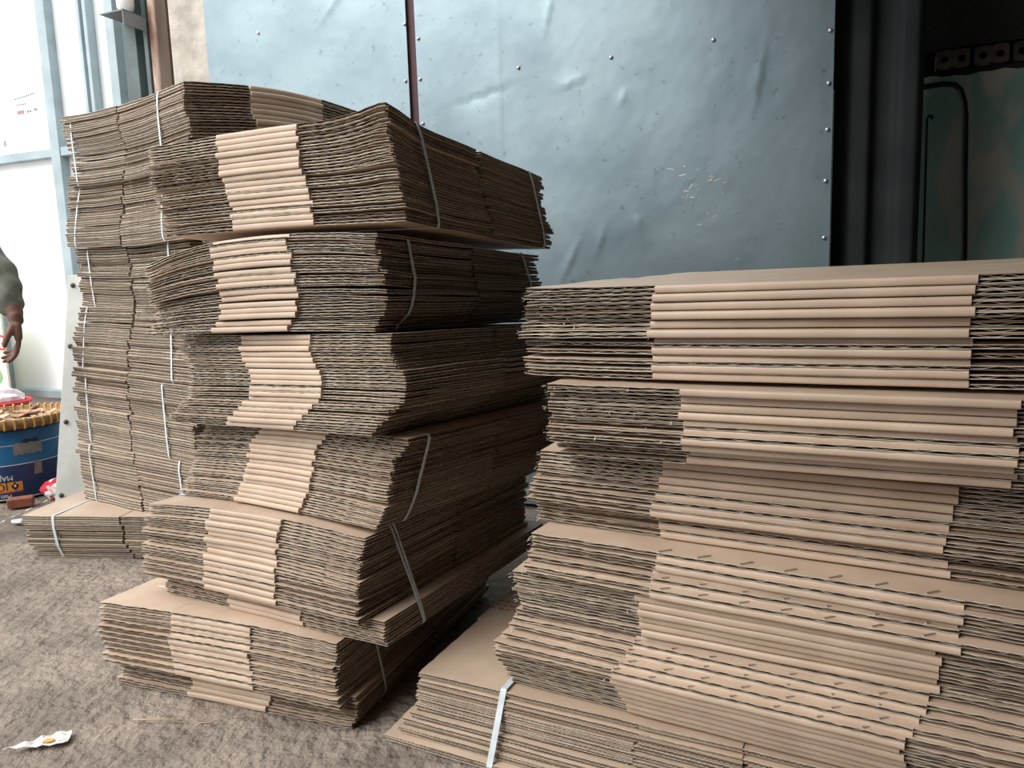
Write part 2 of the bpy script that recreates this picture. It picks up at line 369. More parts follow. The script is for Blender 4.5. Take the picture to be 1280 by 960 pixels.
bm = bmesh.new(); lathe(bm, [(.018, 0), (.03, .01), (.043, .035), (.044, .075), (.040, .09)], n=24); link('body', mesh_bm('body', bm, por, True), j)
bm = bmesh.new(); lathe(bm, [(.043, .09), (.045, .095), (.045, .14), (.04, .148)], n=24); link('lid', mesh_bm('lid', bm, cork, True), j)

# ------------------------------------------------------------------ person at the left edge (arm and hand reach into the frame)
shirt = mat('grey_green_shirt', (.19, .20, .165), .9, (.12, .13, .11), 25, 5, bump=.25, bscale=35)
trous = mat('dark_trousers', (.05, .05, .055), .9); skin = mat('brown_skin', (.17, .085, .06), .55, (.12, .06, .042), 18, 5, spec=.35); hairm = mat('black_hair', (.01, .009, .008), .6); shoe = mat('brown_sandal', (.06, .04, .03), .7)
eye_w = mat('eye_white', (.7, .68, .65), .3); lipm = mat('lip', (.16, .06, .05), .5)
def skinned(name, verts, edges, radii, m, parent, root=0, sub=2):
    me = bpy.data.meshes.new(name); me.from_pydata([tuple(v) for v in verts], edges, []); me.materials.append(m)
    o = link(name, me, parent)
    sk = o.modifiers.new('skin', 'SKIN'); sk.use_smooth_shade = True
    if not me.skin_vertices: 
        bpy.context.view_layer.objects.active = o
    sv = me.skin_vertices[0].data
    for i, r_ in enumerate(radii): sv[i].radius = r_ if isinstance(r_, tuple) else (r_, r_); sv[i].use_root = (i == root)
    ss = o.modifiers.new('sub', 'SUBSURF'); ss.levels = sub; ss.render_levels = sub
    dg = bpy.context.evaluated_depsgraph_get(); me2 = bpy.data.meshes.new_from_object(o.evaluated_get(dg))
    o.modifiers.clear(); o.data = me2; bpy.data.meshes.remove(me); me2.name = name
    for p in me2.polygons: p.use_smooth = True
    return o
PO = Vector((-2.47, 3.18, 0))
pe = tag(empty('person', PO), 'person in a grey-green long-sleeved shirt, one hand hanging at the left edge', 'person')
# local: +x to the camera's right. The visible arm hangs on the right side.
bv = [(0, 0, .92), (0, 0, 1.08), (0, 0, 1.25), (0, .0, 1.38), (0, 0, 1.47), (0, -.01, 1.55), (0, -.015, 1.64), (0, -.015, 1.72),
      (.17, 0, 1.37), (.27, .0, 1.25), (.40, -.02, 1.13), (.472, -.06, .985), (.486, -.07, .93),
      (-.17, 0, 1.37), (-.23, .01, 1.22), (-.27, .01, 1.08), (-.28, -.04, .86), (-.28, -.05, .80),
      (.10, 0, .84), (.11, 0, .50), (.11, .02, .10), (.11, -.10, .045), (-.10, 0, .84), (-.12, .02, .50), (-.13, .05, .10), (-.13, -.07, .045)]
be = [(0, 1), (1, 2), (2, 3), (3, 4), (4, 5), (5, 6), (6, 7), (3, 8), (8, 9), (9, 10), (10, 11), (11, 12), (3, 13), (13, 14), (14, 15), (15, 16), (16, 17), (0, 18), (18, 19), (19, 20), (20, 21), (0, 22), (22, 23), (23, 24), (24, 25)]
br = [(.13, .10), (.13, .10), (.14, .10), (.11, .08), .055, .066, .098, .085, .060, .056, .047, .036, .030, .068, .056, .047, .036, .030, .088, .062, .042, .035, .088, .062, .042, .035]
body_parts = [skinned('body', bv, be, br, skin, pe)]
# clothing over the body
def garment(name, chains, m, vox=.007, it=5):
    bm = bmesh.new()
    for pts, rad in chains:
        o = skinned(name, pts, [(k, k + 1) for k in range(len(pts) - 1)], rad, m, pe); bm.from_mesh(o.data); d_ = o.data
        bpy.data.objects.remove(o); bpy.data.meshes.remove(d_)
    me = bpy.data.meshes.new(name); bm.to_mesh(me); bm.free(); o = link(name, me, pe)
    a_ = o.modifiers.new('weld', 'REMESH'); a_.mode = 'VOXEL'; a_.voxel_size = vox; a_.use_smooth_shade = True
    b_ = o.modifiers.new('relax', 'SMOOTH'); b_.factor = .5; b_.iterations = it
    dg = bpy.context.evaluated_depsgraph_get(); me2 = bpy.data.meshes.new_from_object(o.evaluated_get(dg)); o.modifiers.clear(); o.data = me2; bpy.data.meshes.remove(me)
    me2.name = name; me2.materials.clear(); me2.materials.append(m)
    for p in me2.polygons: p.use_smooth = True
    return o
so = garment('shirt', [
    ([(0, 0, .76), (0, 0, .95), (0, 0, 1.1), (0, 0, 1.25), (0, 0, 1.38), (0, 0, 1.46)], [(.205, .155), (.205, .155), (.20, .15), (.215, .155), (.20, .135), (.075, .075)]),
    ([(0, 0, 1.38), (.17, 0, 1.375), (.27, 0, 1.25), (.40, -.02, 1.13), (.435, -.04, 1.06), (.472, -.06, .955)], [.10, .105, .09, .078, .066, .058]),
    ([(0, 0, 1.38), (-.17, 0, 1.375), (-.23, .01, 1.22), (-.27, .01, 1.08), (-.28, -.04, .87)], [.10, .105, .09, .076, .06])], shirt)
nrm_ = [v.normal.copy() for v in so.data.vertices]
for v, n_ in zip(so.data.vertices, nrm_):   # sleeve and body wrinkles
    c = v.co.copy(); w = .0032 * math.sin(c.z * 74 + 3.1 * math.sin(c.x * 13 + c.y * 17 + c.z * 5)) + .0035 * math.sin(c.z * 31 + c.x * 47 + 2 * math.sin(c.x * 19)); v.co = c + n_ * w
garment('trousers', [
    ([(0, 0, 1.04), (0, 0, .90), (0, 0, .80)], [(.175, .13), (.185, .14), (.15, .12)]),
    ([(.085, 0, .88), (.10, 0, .78), (.11, 0, .50), (.11, .02, .09)], [.115, .115, .09, .078]),
    ([(-.085, 0, .88), (-.10, 0, .78), (-.12, .02, .50), (-.13, .05, .09)], [.115, .115, .09, .078])], trous)
for x_, y_ in ((.11, -.055), (-.13, -.025)):
    bm = bmesh.new(); bmesh.ops.create_uvsphere(bm, u_segments=16, v_segments=10, radius=1)
    for v in bm.verts: v.co = (x_ + v.co.x * .05, y_ + v.co.y * .135, .04 + max(v.co.z, -.9) * .042)
    link('shoe', mesh_bm('shoe', bm, shoe, True), pe)
bm = bmesh.new(); bmesh.ops.create_uvsphere(bm, u_segments=24, v_segments=16, radius=1)
bmesh.ops.delete(bm, geom=[v for v in bm.verts if v.co.z < -.15 and v.co.y < .25], context='VERTS')
for v in bm.verts: v.co = (v.co.x * .094, .004 + v.co.y * .108, 1.705 + v.co.z * .095)
link('hair', mesh_bm('hair', bm, hairm, True), pe)
for x_ in (-.034, .034):
    bm = bmesh.new(); bmesh.ops.create_uvsphere(bm, u_segments=12, v_segments=8, radius=.012); bmesh.ops.translate(bm, verts=bm.verts, vec=(x_, -.088, 1.675)); link('eye', mesh_bm('eye', bm, eye_w, True), pe)
body_parts.append(skinned('nose', [(0, -.095, 1.675), (0, -.112, 1.645), (0, -.098, 1.632)], [(0, 1), (1, 2)], [.008, .013, .010], skin, pe, sub=1))
bm = bmesh.new(); tube(bm, [(-.025, -.088, 1.603), (0, -.098, 1.601), (.025, -.088, 1.603)], [.004, .007, .004], 8); link('mouth', mesh_bm('mouth', bm, lipm, True), pe)
for x_ in (-.09, .09):
    bm = bmesh.new(); bmesh.ops.create_uvsphere(bm, u_segments=12, v_segments=8, radius=1)
    for v in bm.verts: v.co = (x_ + v.co.x * .012, v.co.y * .022, 1.655 + v.co.z * .034)
    link('ear', mesh_bm('ear', bm, skin, True), pe)
def hand(px, py, pz, mir, rot=.55):
    """relaxed hand hanging from the wrist (px,py,pz): palm towards the body, index finger forward, thumb in front of the palm"""
    cr, sr = math.cos(rot), math.sin(rot)
    Q = lambda x, y, z: (px + (x * cr - y * sr) * mir, py + x * sr + y * cr, pz + z)
    def chain(pts, rad): body_parts.append(skinned('hand', [Q(*p) for p in pts], [(k, k + 1) for k in range(len(pts) - 1)], rad, skin, pe))
    chain([(0, 0, .05), (0, 0, .01), (.002, 0, -.02)], [.031, .029, .030])
    for y0, y1 in ((-.017, -.030), (-.006, -.010), (.006, .010), (.017, .029)):      # palm rays
        chain([(0, y0, .0), (.002, y1 * .85, -.035), (.002, y1, -.082)], [.019, .018, .0145])
    for i, (fy, a_, b_, c_, sp) in enumerate(((-.0315, .040, .028, .022, -.10), (-.0105, .045, .031, .024, -.03), (.0105, .042, .029, .023, .04), (.0305, .033, .023, .019, .12))):
        p = [(.002, fy, -.070), (.0, fy, -.090)]; an = .16 + .05 * i
        for L_, da in ((a_, .12 + .06 * i), (b_, .42 + .07 * i), (c_, .34)):
            an += da; q = p[-1]; p.append((q[0] - math.sin(an) * L_, q[1] + sp * L_ * .5, q[2] - math.cos(an) * L_))
        chain(p, [.0110, .0108, .0100, .0092, .0075])
    chain([(-.006, -.016, -.008), (-.026, -.034, -.040), (-.042, -.040, -.074), (-.050, -.040, -.102)], [.018, .0150, .0122, .0090])
hand(.482, -.07, .935, 1); hand(-.28, -.05, .78, -1)
bm = bmesh.new()
for o in body_parts: bm.from_mesh(o.data)
for o in body_parts[1:]: d_ = o.data; bpy.data.objects.remove(o); bpy.data.meshes.remove(d_)
bo = body_parts[0]; bm.to_mesh(bo.data); bm.free()
m1 = bo.modifiers.new('weld', 'REMESH'); m1.mode = 'VOXEL'; m1.voxel_size = .0036; m1.use_smooth_shade = True
m2 = bo.modifiers.new('relax', 'SMOOTH'); m2.factor = .5; m2.iterations = 3
dg = bpy.context.evaluated_depsgraph_get(); me2 = bpy.data.meshes.new_from_object(bo.evaluated_get(dg)); bo.modifiers.clear(); bo.data = me2
me2.materials.clear(); me2.materials.append(skin)
for p in me2.polygons: p.use_smooth = True


# ------------------------------------------------------------------ flattened boxes
def box_mesh(D, F, B, t, pitch, slots, edge, deform, ph, orient, wend=(1, 1), fseg=2, fp=.0085):
    """Flattened box: u = panel direction (0..D), v = flap|body|flap direction. Two boards joined along the folds.
       slots: slot position on the (lower, upper) board. edge: 'fold' or 'joint' along u=0. deform(x,y)->dz, orient maps (u,v)->(x,y)."""
    r = np.random.default_rng(ph); Vt = 2 * F + B; pats = []
    lt = t * .15
    gap = max(.0004, (pitch - 2 * t) * .35)
    puff = (t if edge == 'joint' else max(0., pitch * .85 - 2 * t - gap)); puffb = max(0., pitch * .9 - 2 * t - gap)
    sag = r.uniform(-1, 1, 8)
    cur = {}
    def lift(layer, u, v):
        base = layer * (t + gap + puff * np.exp(-(u / .10) ** 2) + puffb * np.exp(-((D - u) / .10) ** 2)) if layer else 0 * u
        k = cur.get('flap', -1)
        if k >= 0:
            w = np.clip(np.maximum(F - v, v - F - B) / F, 0, 1)
            base = base + w * w * sag[k] * pitch * .22 + w * .0009 * np.sin(u * 21 + sag[k] * 9) + (.0007 * np.sin(v * 60 + sag[k] * 11) * w)
        return base
    def put(u, v, z, m, layer):
        u, v, z = np.broadcast_arrays(u, v, z)
        pats.append((np.stack([u, v, z + lift(layer, u, v)], -1).astype(float), m))
    def plate(u0, u1, v0, v1, z0, z1, layer, nu, nv, mtop, mbot, medge, jit=.0008, ju0=True, ju1=True):
        U, Vv = np.meshgrid(np.linspace(u0, u1, nu + 1), np.linspace(v0, v1, nv + 1), indexing='ij'); U = U.copy(); Vv = Vv.copy()
        p = r.uniform(0, 6.28, 4)
        if ju0: U[0] += jit * (np.sin(Vv[0] * 190 + p[0]) + .7 * np.sin(Vv[0] * 67 + p[1]))
        if ju1: U[-1] += jit * (np.sin(Vv[-1] * 190 + p[2]) + .7 * np.sin(Vv[-1] * 67 + p[3]))
        put(U, Vv, z1, mtop, layer); put(U, Vv, z0, mbot, layer)
        for su, sv in ((U[0], Vv[0]), (U[-1], Vv[-1]), (U[:, 0], Vv[:, 0]), (U[:, -1], Vv[:, -1])):
            put(np.stack([su, su]), np.stack([sv, sv]), np.stack([np.full_like(su, z0), np.full_like(su, z1)]), medge, layer)
    def ribbon(u_in, sgn, v0, v1, zc, amp, layer):
        n = max(6, int((v1 - v0) / .009)); v = np.linspace(v0, v1, n + 1)
        z = zc + amp * np.sin(v * 2 * math.pi / r.uniform(.028, .07) + r.uniform(0, 6)); h = .0006
        ua = np.full_like(v, u_in + sgn * .0045) + .0006 * np.sin(v * 211 + r.uniform(0, 6)); ub = ua + sgn * .008
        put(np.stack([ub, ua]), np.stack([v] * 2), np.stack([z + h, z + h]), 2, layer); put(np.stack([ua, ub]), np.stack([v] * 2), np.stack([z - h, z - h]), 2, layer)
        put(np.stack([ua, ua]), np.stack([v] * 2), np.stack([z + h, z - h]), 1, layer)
    def waves(u0, u1, ve, vin, zc, amp, layer):
        n = max(4, int((u1 - u0) / fp) * fseg); u = np.linspace(u0, u1, n + 1); k = np.arange(n + 1)
        w = np.where(k % 2 == 0, 1., -1.) if fseg == 2 else np.clip(1.35 * np.sin(k * math.pi / 2 + math.pi / 4), -1, 1)
        z = zc + amp * w; h = lt * .34; va = np.full_like(u, ve); vb = np.full_like(u, vin)
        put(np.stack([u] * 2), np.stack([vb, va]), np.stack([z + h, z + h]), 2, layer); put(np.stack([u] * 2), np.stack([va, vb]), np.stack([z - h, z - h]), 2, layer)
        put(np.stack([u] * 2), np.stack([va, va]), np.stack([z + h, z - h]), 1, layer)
    nose = max(.004, .55 * (2 * t + gap + puff) * .8)
    for layer in (0, 1):
        sl = slots[layer]
        fr = .0025
        for side in (0, 1):
            v0, v1 = (0, F) if side == 0 else (F + B, Vt)
            for q, (u0, u1) in enumerate(((fr + r.uniform(-.001, .007), sl - .005), (sl + .005, D - fr - r.uniform(-.001, .007)))):
                cur['flap'] = layer * 4 + side * 2 + q
                dv = r.uniform(-.004, .004); ve0, ve1 = (v0 + dv, v1) if side == 0 else (v0, v1 + dv)
                for zi, (za, zb) in enumerate(((0, lt), (t - lt, t))):
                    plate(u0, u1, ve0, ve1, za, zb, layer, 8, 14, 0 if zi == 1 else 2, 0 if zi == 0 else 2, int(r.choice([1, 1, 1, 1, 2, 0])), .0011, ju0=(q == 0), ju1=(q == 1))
                for zc in (t * .5,):
                    amp = t * .5 - lt * 1.15
                    ribbon(u0 if q == 0 else u1, 1 if q == 0 else -1, ve0, ve1, zc, amp, layer)
                    if wend[side]:
                        if side == 0: waves(u0, u1, ve0 + .0004, ve0 + .03, zc, amp, layer)
                        else: waves(u0, u1, ve1 - .0004, ve1 - .03, zc, amp, layer)
        cur['flap'] = -1
        if layer == 1 and edge == 'joint':
            for zi, (za, zb) in enumerate(((0, lt), (t - lt, t))):
                plate(.001, D - nose, F, F + B, za, zb, layer, 10, 26, 0 if zi == 1 else 2, 0 if zi == 0 else 2, 1, ju1=False)
            ribbon(.001, 1, F, F + B, t * .5, t * .5 - lt * 1.2, layer)
        else:
            plate(nose * .98, D - nose, F, F + B, 0, t, layer, 10, 8, 0, 0, 0, jit=0)
    # fold noses: half rounds joining lower and upper board
    v = np.linspace(F + .001, F + B - .001, 15); th = np.linspace(-math.pi / 2, math.pi / 2, 9)
    def nose_patch(u_tip, sgn, zlo, zhi, dep):
        zm, hh = (zlo + zhi) / 2, (zhi - zlo) / 2
        c = np.sign(np.cos(th)) * np.abs(np.cos(th)) ** .5; s = np.sign(np.sin(th)) * np.abs(np.sin(th)) ** .8
        U = (u_tip + sgn * dep * (1 - c))[:, None] + 0 * v[None] + .0007 * np.sin(v * 31 + r.uniform(0, 6))[None]
        Z = (zm + hh * s)[:, None] * np.ones_like(v)[None]
        Vv = np.ones_like(th)[:, None] * v[None]
        pats.append((np.stack([U, Vv, Z], -1), 0))
        for e in (0, -1):
            mid = np.stack([np.full_like(th, u_tip + sgn * dep), Vv[:, e], Z[:, e]], -1)
            pats.append((np.stack([np.stack([U[:, e], Vv[:, e], Z[:, e]], -1), mid]), 1))
    H = 2 * t + gap
    if edge == 'fold': nose_patch(-.001, 1, 0, H + puff, nose)
    else:
        plate(.004, .045, F + .004, F + B - .004, t, 2 * t, 0, 2, 8, 0, 0, 1, jit=0)
        nose_patch(.001, 1, 0, 2 * t, t * .9)
    nose_patch(D + .001, -1, 0, H + puffb, nose)
    out = []
    for P, m in pats:
        u, vv, z = P[..., 0], P[..., 1], P[..., 2]; x, y = orient(u, vv)
        out.append((np.stack([x, y, z + deform(x, y)], -1), m))
    return np_mesh('flattened_box', out, CARD)

bm = bmesh.new()   # wire staple lying across the joint
obox(bm, (0, 0, .0011), EX, EY, EZ, .0022, .017, .0016, .0003); obox(bm, (0, -.0085, .0006), EX, EY, EZ, .0030, .0030, .0034, .0006); obox(bm, (0, .0085, .0006), EX, EY, EZ, .0022, .002, .0026)
staple_me = mesh_bm('staple', bm, steel)

def interp(prof, s):
    """prof: list of (height fraction, value), any order"""
    p = sorted(prof); return float(np.interp(s, [q[0] for q in p], [q[1] for q in p]))
def ribbon_loop(pts, nrm, width, th=.0011):
    """closed strap through pts (list of 3-vectors), width along the unit vector nrm"""
    bm = bmesh.new(); n = len(pts); c = sum((Vector(p) for p in pts), Vector()) / n; rings = []
    for i, p in enumerate(pts):
        p = Vector(p); d = (Vector(pts[(i + 1) % n]) - Vector(pts[i - 1])).normalized(); o = d.cross(nrm).normalized()
        if o.dot(p - c) < 0: o = -o
        rings.append([bm.verts.new(p + nrm * (w * width / 2) + o * h) for w, h in ((-1, 0), (1, 0), (1, th), (-1, th))])
    for i in range(n):
        a, b = rings[i], rings[(i + 1) % n]
        for k in range(4): bm.faces.new((a[k], a[(k + 1) % 4], b[(k + 1) % 4], b[k]))
    return mesh_bm('strap', bm, strap_m)
def hull_max(pts):
    """upper hull of (s, x) pairs, s ascending"""
    h = []
    for p in pts:
        while len(h) > 1 and (h[-1][1] - h[-2][1]) * (p[0] - h[-2][0]) <= (p[1] - h[-2][1]) * (h[-1][0] - h[-2][0]): h.pop()
        h.append(p)
    return h

def bundle(label, loc, yaw, zb, th, n, dims, face, edges, slots, seed, deform=None, dx=((0, 0), (1, 0)), dy=((0, 0), (1, 0)),
           jx=.004, jy=.004, steps=None, straps=(), group=None, near='right', staples=False, tboard=None, zones=6, fseg=2, fp=.0092, strap_w=.009, ryaw=.006, fill=.472, fibres=0):
    """dims = (D panel length, F flap, B body). face 'fold': the folded edge faces front (x = v, y = u); 'flap': flap ends face front (x = u, y = v).
       near 'right': x runs -W..0, 'left': 0..W. edges: string of f/j from the top box down."""
    D, F, B = dims; Vt = 2 * F + B; r = random.Random(seed)
    pitch = th / n; t = tboard or pitch * fill; wend = (0, 1) if (face == 'fold' and near == 'right') else (1, 0)
    Wd, Dp = (Vt, D) if face == 'fold' else (D, Vt); x0 = -Wd if near == 'right' else 0.0
    if face == 'fold': orient = lambda u, v: (v + x0, u)
    else: orient = lambda u, v: (u + x0, v)
    df = deform or (lambda x, y, s: 0 * x)
    root = empty('cardboard_bundle', (loc[0], loc[1], zb), yaw); tag(root, label, 'cardboard bundle', group)
    cache = {}; boxes = []
    wts = [r.uniform(.96, 1.04) for _ in range(n)]; tot = sum(wts); zs = []; acc = 0.0
    for w_ in wts: zs.append(acc / tot * th); acc += w_
    for i in range(n):                      # i = 0 top
        k = n - 1 - i; s = (k + .5) / n
        e = 'joint' if edges[i % len(edges)] == 'j' else 'fold'; zn = min(zones - 1, int(s * zones))
        key = (e, zn)
        if key not in cache:
            sz = (zn + .5) / zones
            cache[key] = box_mesh(D, F, B, t, pitch, slots, e, (lambda x, y, sz=sz: df(x, y, sz)), seed * 100 + zn * 7 + (50 if e == 'joint' else 0), orient, fseg=fseg, fp=fp, wend=wend)
        bx = interp(dx, s) + r.uniform(-jx, jx); by = interp(dy, s) + r.uniform(-jy, jy) + (steps[i] if steps else 0)
        o = link('flattened_box', cache[key], root, (bx, by, zs[k]), r.gauss(0, ryaw)); boxes.append((s, bx, by))
        if staples and e == 'joint' and staples[i]:
            x = x0 + F + .012 + r.uniform(0, .02)
            while x < x0 + F + B - .005:
                y = .016; z = t + max(.0004, (pitch - 2 * t) * .35) + t + t * math.exp(-(y / .1) ** 2) + float(df(np.float64(x), np.float64(y), (zn + .5) / zones)) - .0005
                st = link('staple', staple_me, o, (x, y, z), -.75); st.scale = (1.3, 1.5, 1.3); x += r.uniform(.070, .078)
    if fibres:
        bm = bmesh.new()
        for _ in range(fibres):
            s_, bx, by = r.choice(boxes); z = s_ * th + r.uniform(-.3, .3) * pitch; y = by + .003 + (0 if r.random() < .55 else r.uniform(0, .35)); x = x0 + bx + (r.uniform(-.001, .003) if y > by + .004 else r.choice((0, 0, r.uniform(0, F))))
            z += float(df(np.float64(x), np.float64(max(y, 0)), s_)); L_ = r.uniform(.004, .010)
            d_ = Vector((-r.uniform(.3, 1) if x < x0 + bx + .01 else r.uniform(-.4, .4), -r.uniform(.0, .8), r.uniform(-.6, .7))).normalized(); w_ = EZ.cross(d_).normalized()
            obox(bm, Vector((x, y, z)) + d_ * L_ * .4, d_, w_, d_.cross(w_), L_, r.uniform(.0008, .002), .0004)
        tag(link('torn_fibre', mesh_bm('torn_fibre', bm, kedge), root), kind='stuff')
    for sp in straps:
        axis, c0, c1 = sp[0], sp[1], sp[2]; w = sp[3] if len(sp) > 3 else strap_w
        top_s, bot_s = 1.0, 0.0
        asc = sorted(boxes)
        offs = 1 if axis == 'y' else 2
        hi_far = hull_max([(q[0], q[offs]) for q in asc]); lo_far = hull_max([(q[0], -q[offs]) for q in asc])
        LO, HI = (x0, x0 + Wd) if axis == 'y' else (0.0, Dp)
        EPS = .0035; pts = []
        def P(m, s, edge=None):             # m: coordinate along the loop, s: height
            c = c0 + (c1 - c0) * (1 - s)
            x, y = (m, c) if axis == 'y' else (c, m)
            return (x, y, s * th + float(df(np.float64(np.clip(x, x0, x0 + Wd)), np.float64(np.clip(y, 0, Dp)), min(max(s, .12), .88))))
        # bottom, far side up, top, near side down
        bo = asc[0][offs]; to = asc[-1][offs]
        for f_ in np.linspace(0, 1, 7): p = P(LO + bo + (HI - LO) * f_, 0); pts.append((p[0], p[1], p[2] - .001))
        for s_, m_ in hi_far: pts.append(P(HI + m_ + EPS, s_))
        for f_ in np.linspace(1, 0, 9): p = P(LO + to + (HI - LO) * f_, 1); pts.append((p[0], p[1], p[2] + .0012))
        for s_, m_ in reversed(lo_far): pts.append(P(LO - m_ - EPS, s_))
        link('strap', ribbon_loop(pts, EY if axis == 'y' else EX, w), root)
    return root

# ---- front left tower: folded edges face the camera
FLD = (.81, .243, .247); FSL = (.405, .405)
def tilt(av, au, fn=None):
    return lambda x, y, s: av * x + au * y + (fn(x, y, s) if fn else 0 * x)
def tilt2(bot, top, fn=None):
    return lambda x, y, s: (bot[0] + (top[0] - bot[0]) * s) * x + (bot[1] + (top[1] - bot[1]) * s) * y + (fn(x, y, s) if fn else 0 * x)
g1 = 'strapped bundles in the front left tower'
def curl(x, y, s): return .022 * s * np.exp(-((x / .09) ** 2 + (y / .10) ** 2)) + .006 * np.sin((x + .7) * 4)
bundle('top bundle of the front left cardboard tower, strapped twice', (-.232, 1.671), -.457, 1.170, .226, 16, FLD, 'fold', 'ffffffffjfjffjjf', FSL, 1,
       tilt2((-.008, -.052), (-.011, -.066), curl), dx=((1, -.014), (.5, -.006), (.25, .012), (0, .016)), dy=((1, 0), (0, .0)), jx=.004, straps=(('y', .118, .135), ('y', .715, .735)), group=g1)
def droop(x, y, s): return s * (.022 - .20 * (x + .33) ** 2 - .02 * np.clip((-x - .45) / .28, 0, 1) ** 2) * np.exp(-y / .5)
bundle('bundle with drooping left flaps, second from top of the front left tower', (-.284, 1.67), -.477, .943, .205, 15, FLD, 'fold', 'fjfjffjfjffffff', FSL, 2,
       tilt2((.020, -.040), (.016, -.048), droop), dx=((1, -.004), (.55, .022), (.2, .018), (.1, -.012), (0, -.02)), dy=((1, 0), (.5, -.012), (0, .0)), jx=.005, straps=(('y', .118, .085), ('y', .70, .71)), group=g1)
bundle('bundle bulging to the right in the middle of the front left tower', (-.284, 1.647), -.568, .716, .222, 17, FLD, 'fold', 'fffffffffjjjfjfff', FSL, 3,
       tilt2((.034, -.040), (.022, -.040), None), dx=((1, .020), (.75, .028), (.55, .066), (.4, .070), (.3, .045), (.12, .0), (0, -.022)), dy=((1, .015), (0, -.02)), jx=.004, group=g1)
def sagr(x, y, s): return .010 * np.sin((x + .733) / .733 * math.pi)
bundle('fourth bundle from top of the front left tower, one strap down its dark side', (-.316, 1.651), -.60, .497, .208, 16, FLD, 'fold', 'fffffffffffjffff', FSL, 4,
       tilt2((.012, -.030), (.034, -.040), sagr), dx=((1, .07), (.88, .062), (.8, .035), (.6, .03), (.3, .028), (0, -.005)), dy=((1, .04), (0, -.005)), straps=(('y', .115, .10),), group=g1)
bundle('thick bundle with arched fold edges, second from floor in the front left tower', (-.349, 1.628), -.507, .240, .246, 18, FLD, 'fold', 'ffffffffffjjffffff', FSL, 5,
       tilt2((0, -.010), (.010, -.030), lambda x, y, s: .016 * s * np.sin((x + .733) / .733 * math.pi)), dx=((1, .0), (.7, -.012), (.3, -.006), (.24, .0), (.2, .040), (0, .052)), dy=((1, .012), (.7, 0), (.3, -.022), (.24, -.024), (.2, .012), (0, .012)),
       straps=(('y', .115, .155, .006), ('y', .128, .16, .006)), group=g1)
bundle('bundle on the dirt floor at the foot of the front left tower', (-.412, 1.680), -.37, 0.0, .230, 15, FLD, 'fold', 'jjjjjjjjjjjfffff', FSL, 6,
       tilt2((0, 0), (0, -.010), lambda x, y, s: .008 * s * np.sin((x + .733) / .733 * math.pi)), dx=((1, 0), (.7, -.008), (.45, -.004), (.36, .0), (.30, .02), (.15, .02), (0, .0)), dy=((1, -.025), (.5, -.03), (.36, -.035), (.3, .006), (0, .01)),
       straps=(('y', .12, .14, .006),), group=g1)

# ---- back left tower: corrugated flap ends face the camera
BLD = (.867, .26, .33); BSL = (.43, .43); g2 = 'strapped bundles in the back left tower'
def arch(x, y, s): return .035 * np.sin(np.clip(y / .85, 0, 1) * math.pi) - .018 * np.sin(np.clip((x + .867) / .867, 0, 1) * math.pi) * np.exp(-y / .3)
def vee(x, y, s): return -.010 * np.sin(np.clip((x + .867) / .867, 0, 1) * math.pi)
bundle('topmost bundle of the back left tower with arched dark side', (-1.064, 2.68), -.635, 1.465, .262, 13, BLD, 'flap', 'f', BSL, 11,
       tilt(.0, .012, arch), dx=((1, .008), (.55, .012), (.5, .03), (0, .01)), dy=((1, .0), (0, 0)), straps=(('x', -.79, -.775), ('x', -.155, -.15)), jx=.0028, fill=.490, group=g2)
bundle('second bundle from top of the back left tower, pale strap slanting', (-1.105, 2.703), -.628, 1.221, .238, 12, BLD, 'flap', 'f', BSL, 12,
       tilt(-.005, 0, vee), dx=((1, .012), (.4, .0), (0, -.01)), dy=((1, .03), (0, 0)), straps=(('x', -.76, -.80), ('x', -.15, -.15)), jx=.0028, fill=.490, group=g2)
bundle('third bundle from top of the back left tower', (-1.103, 2.739), -.642, .971, .248, 12, BLD, 'flap', 'f', BSL, 13,
       tilt2((-.012, 0), (-.005, 0), vee), dx=((1, -.01), (0, .005)), straps=(('x', -.76, -.745), ('x', -.15, -.15)), jx=.0028, fill=.490, group=g2)
bundle('fourth bundle from top of the back left tower, its lower boxes jutting left', (-1.129, 2.735), -.611, .696, .272, 13, BLD, 'flap', 'f', BSL, 14,
       tilt2((-.022, 0), (-.012, 0)), dx=((1, .025), (.6, .012), (.5, -.015), (0, -.01)), dy=((1, .025), (0, 0)), straps=(('x', -.77, -.80), ('x', -.15, -.15)), jx=.0028, fill=.490, group=g2)
bundle('fifth bundle from top of the back left tower with two pale straps', (-1.156, 2.73), -.611, .412, .280, 14, BLD, 'flap', 'f', BSL, 15,
       tilt2((-.012, 0), (-.022, 0)), dx=((1, .01), (0, 0)), dy=((1, .012), (0, 0)), straps=(('x', -.745, -.74), ('x', -.185, -.165)), jx=.0028, fill=.490, group=g2)
bundle('second bundle from the floor in the back left tower', (-1.11, 2.713), -.58, .172, .236, 11, BLD, 'flap', 'f', BSL, 16,
       tilt2((0, 0), (-.012, 0)), dx=((1, -.012), (.5, -.004), (0, .006)), dy=((1, -.012), (0, 0)), straps=(('x', -.765, -.765), ('x', -.15, -.15)), jx=.0028, fill=.490, group=g2)
bundle('thin flattened bundle on the floor jutting out left under the back left tower', (-1.105, 2.845), -.14, 0.0, .172, 9, BLD, 'flap', 'f', BSL, 17,
       tilt(0, 0), dx=((1, -.004), (.3, .0), (0, .02)), dy=((1, -.01), (.25, 0), (0, .03)), jx=.007, jy=.008, straps=(('x', -.73, -.725, .011),), fill=.490, group=g2)

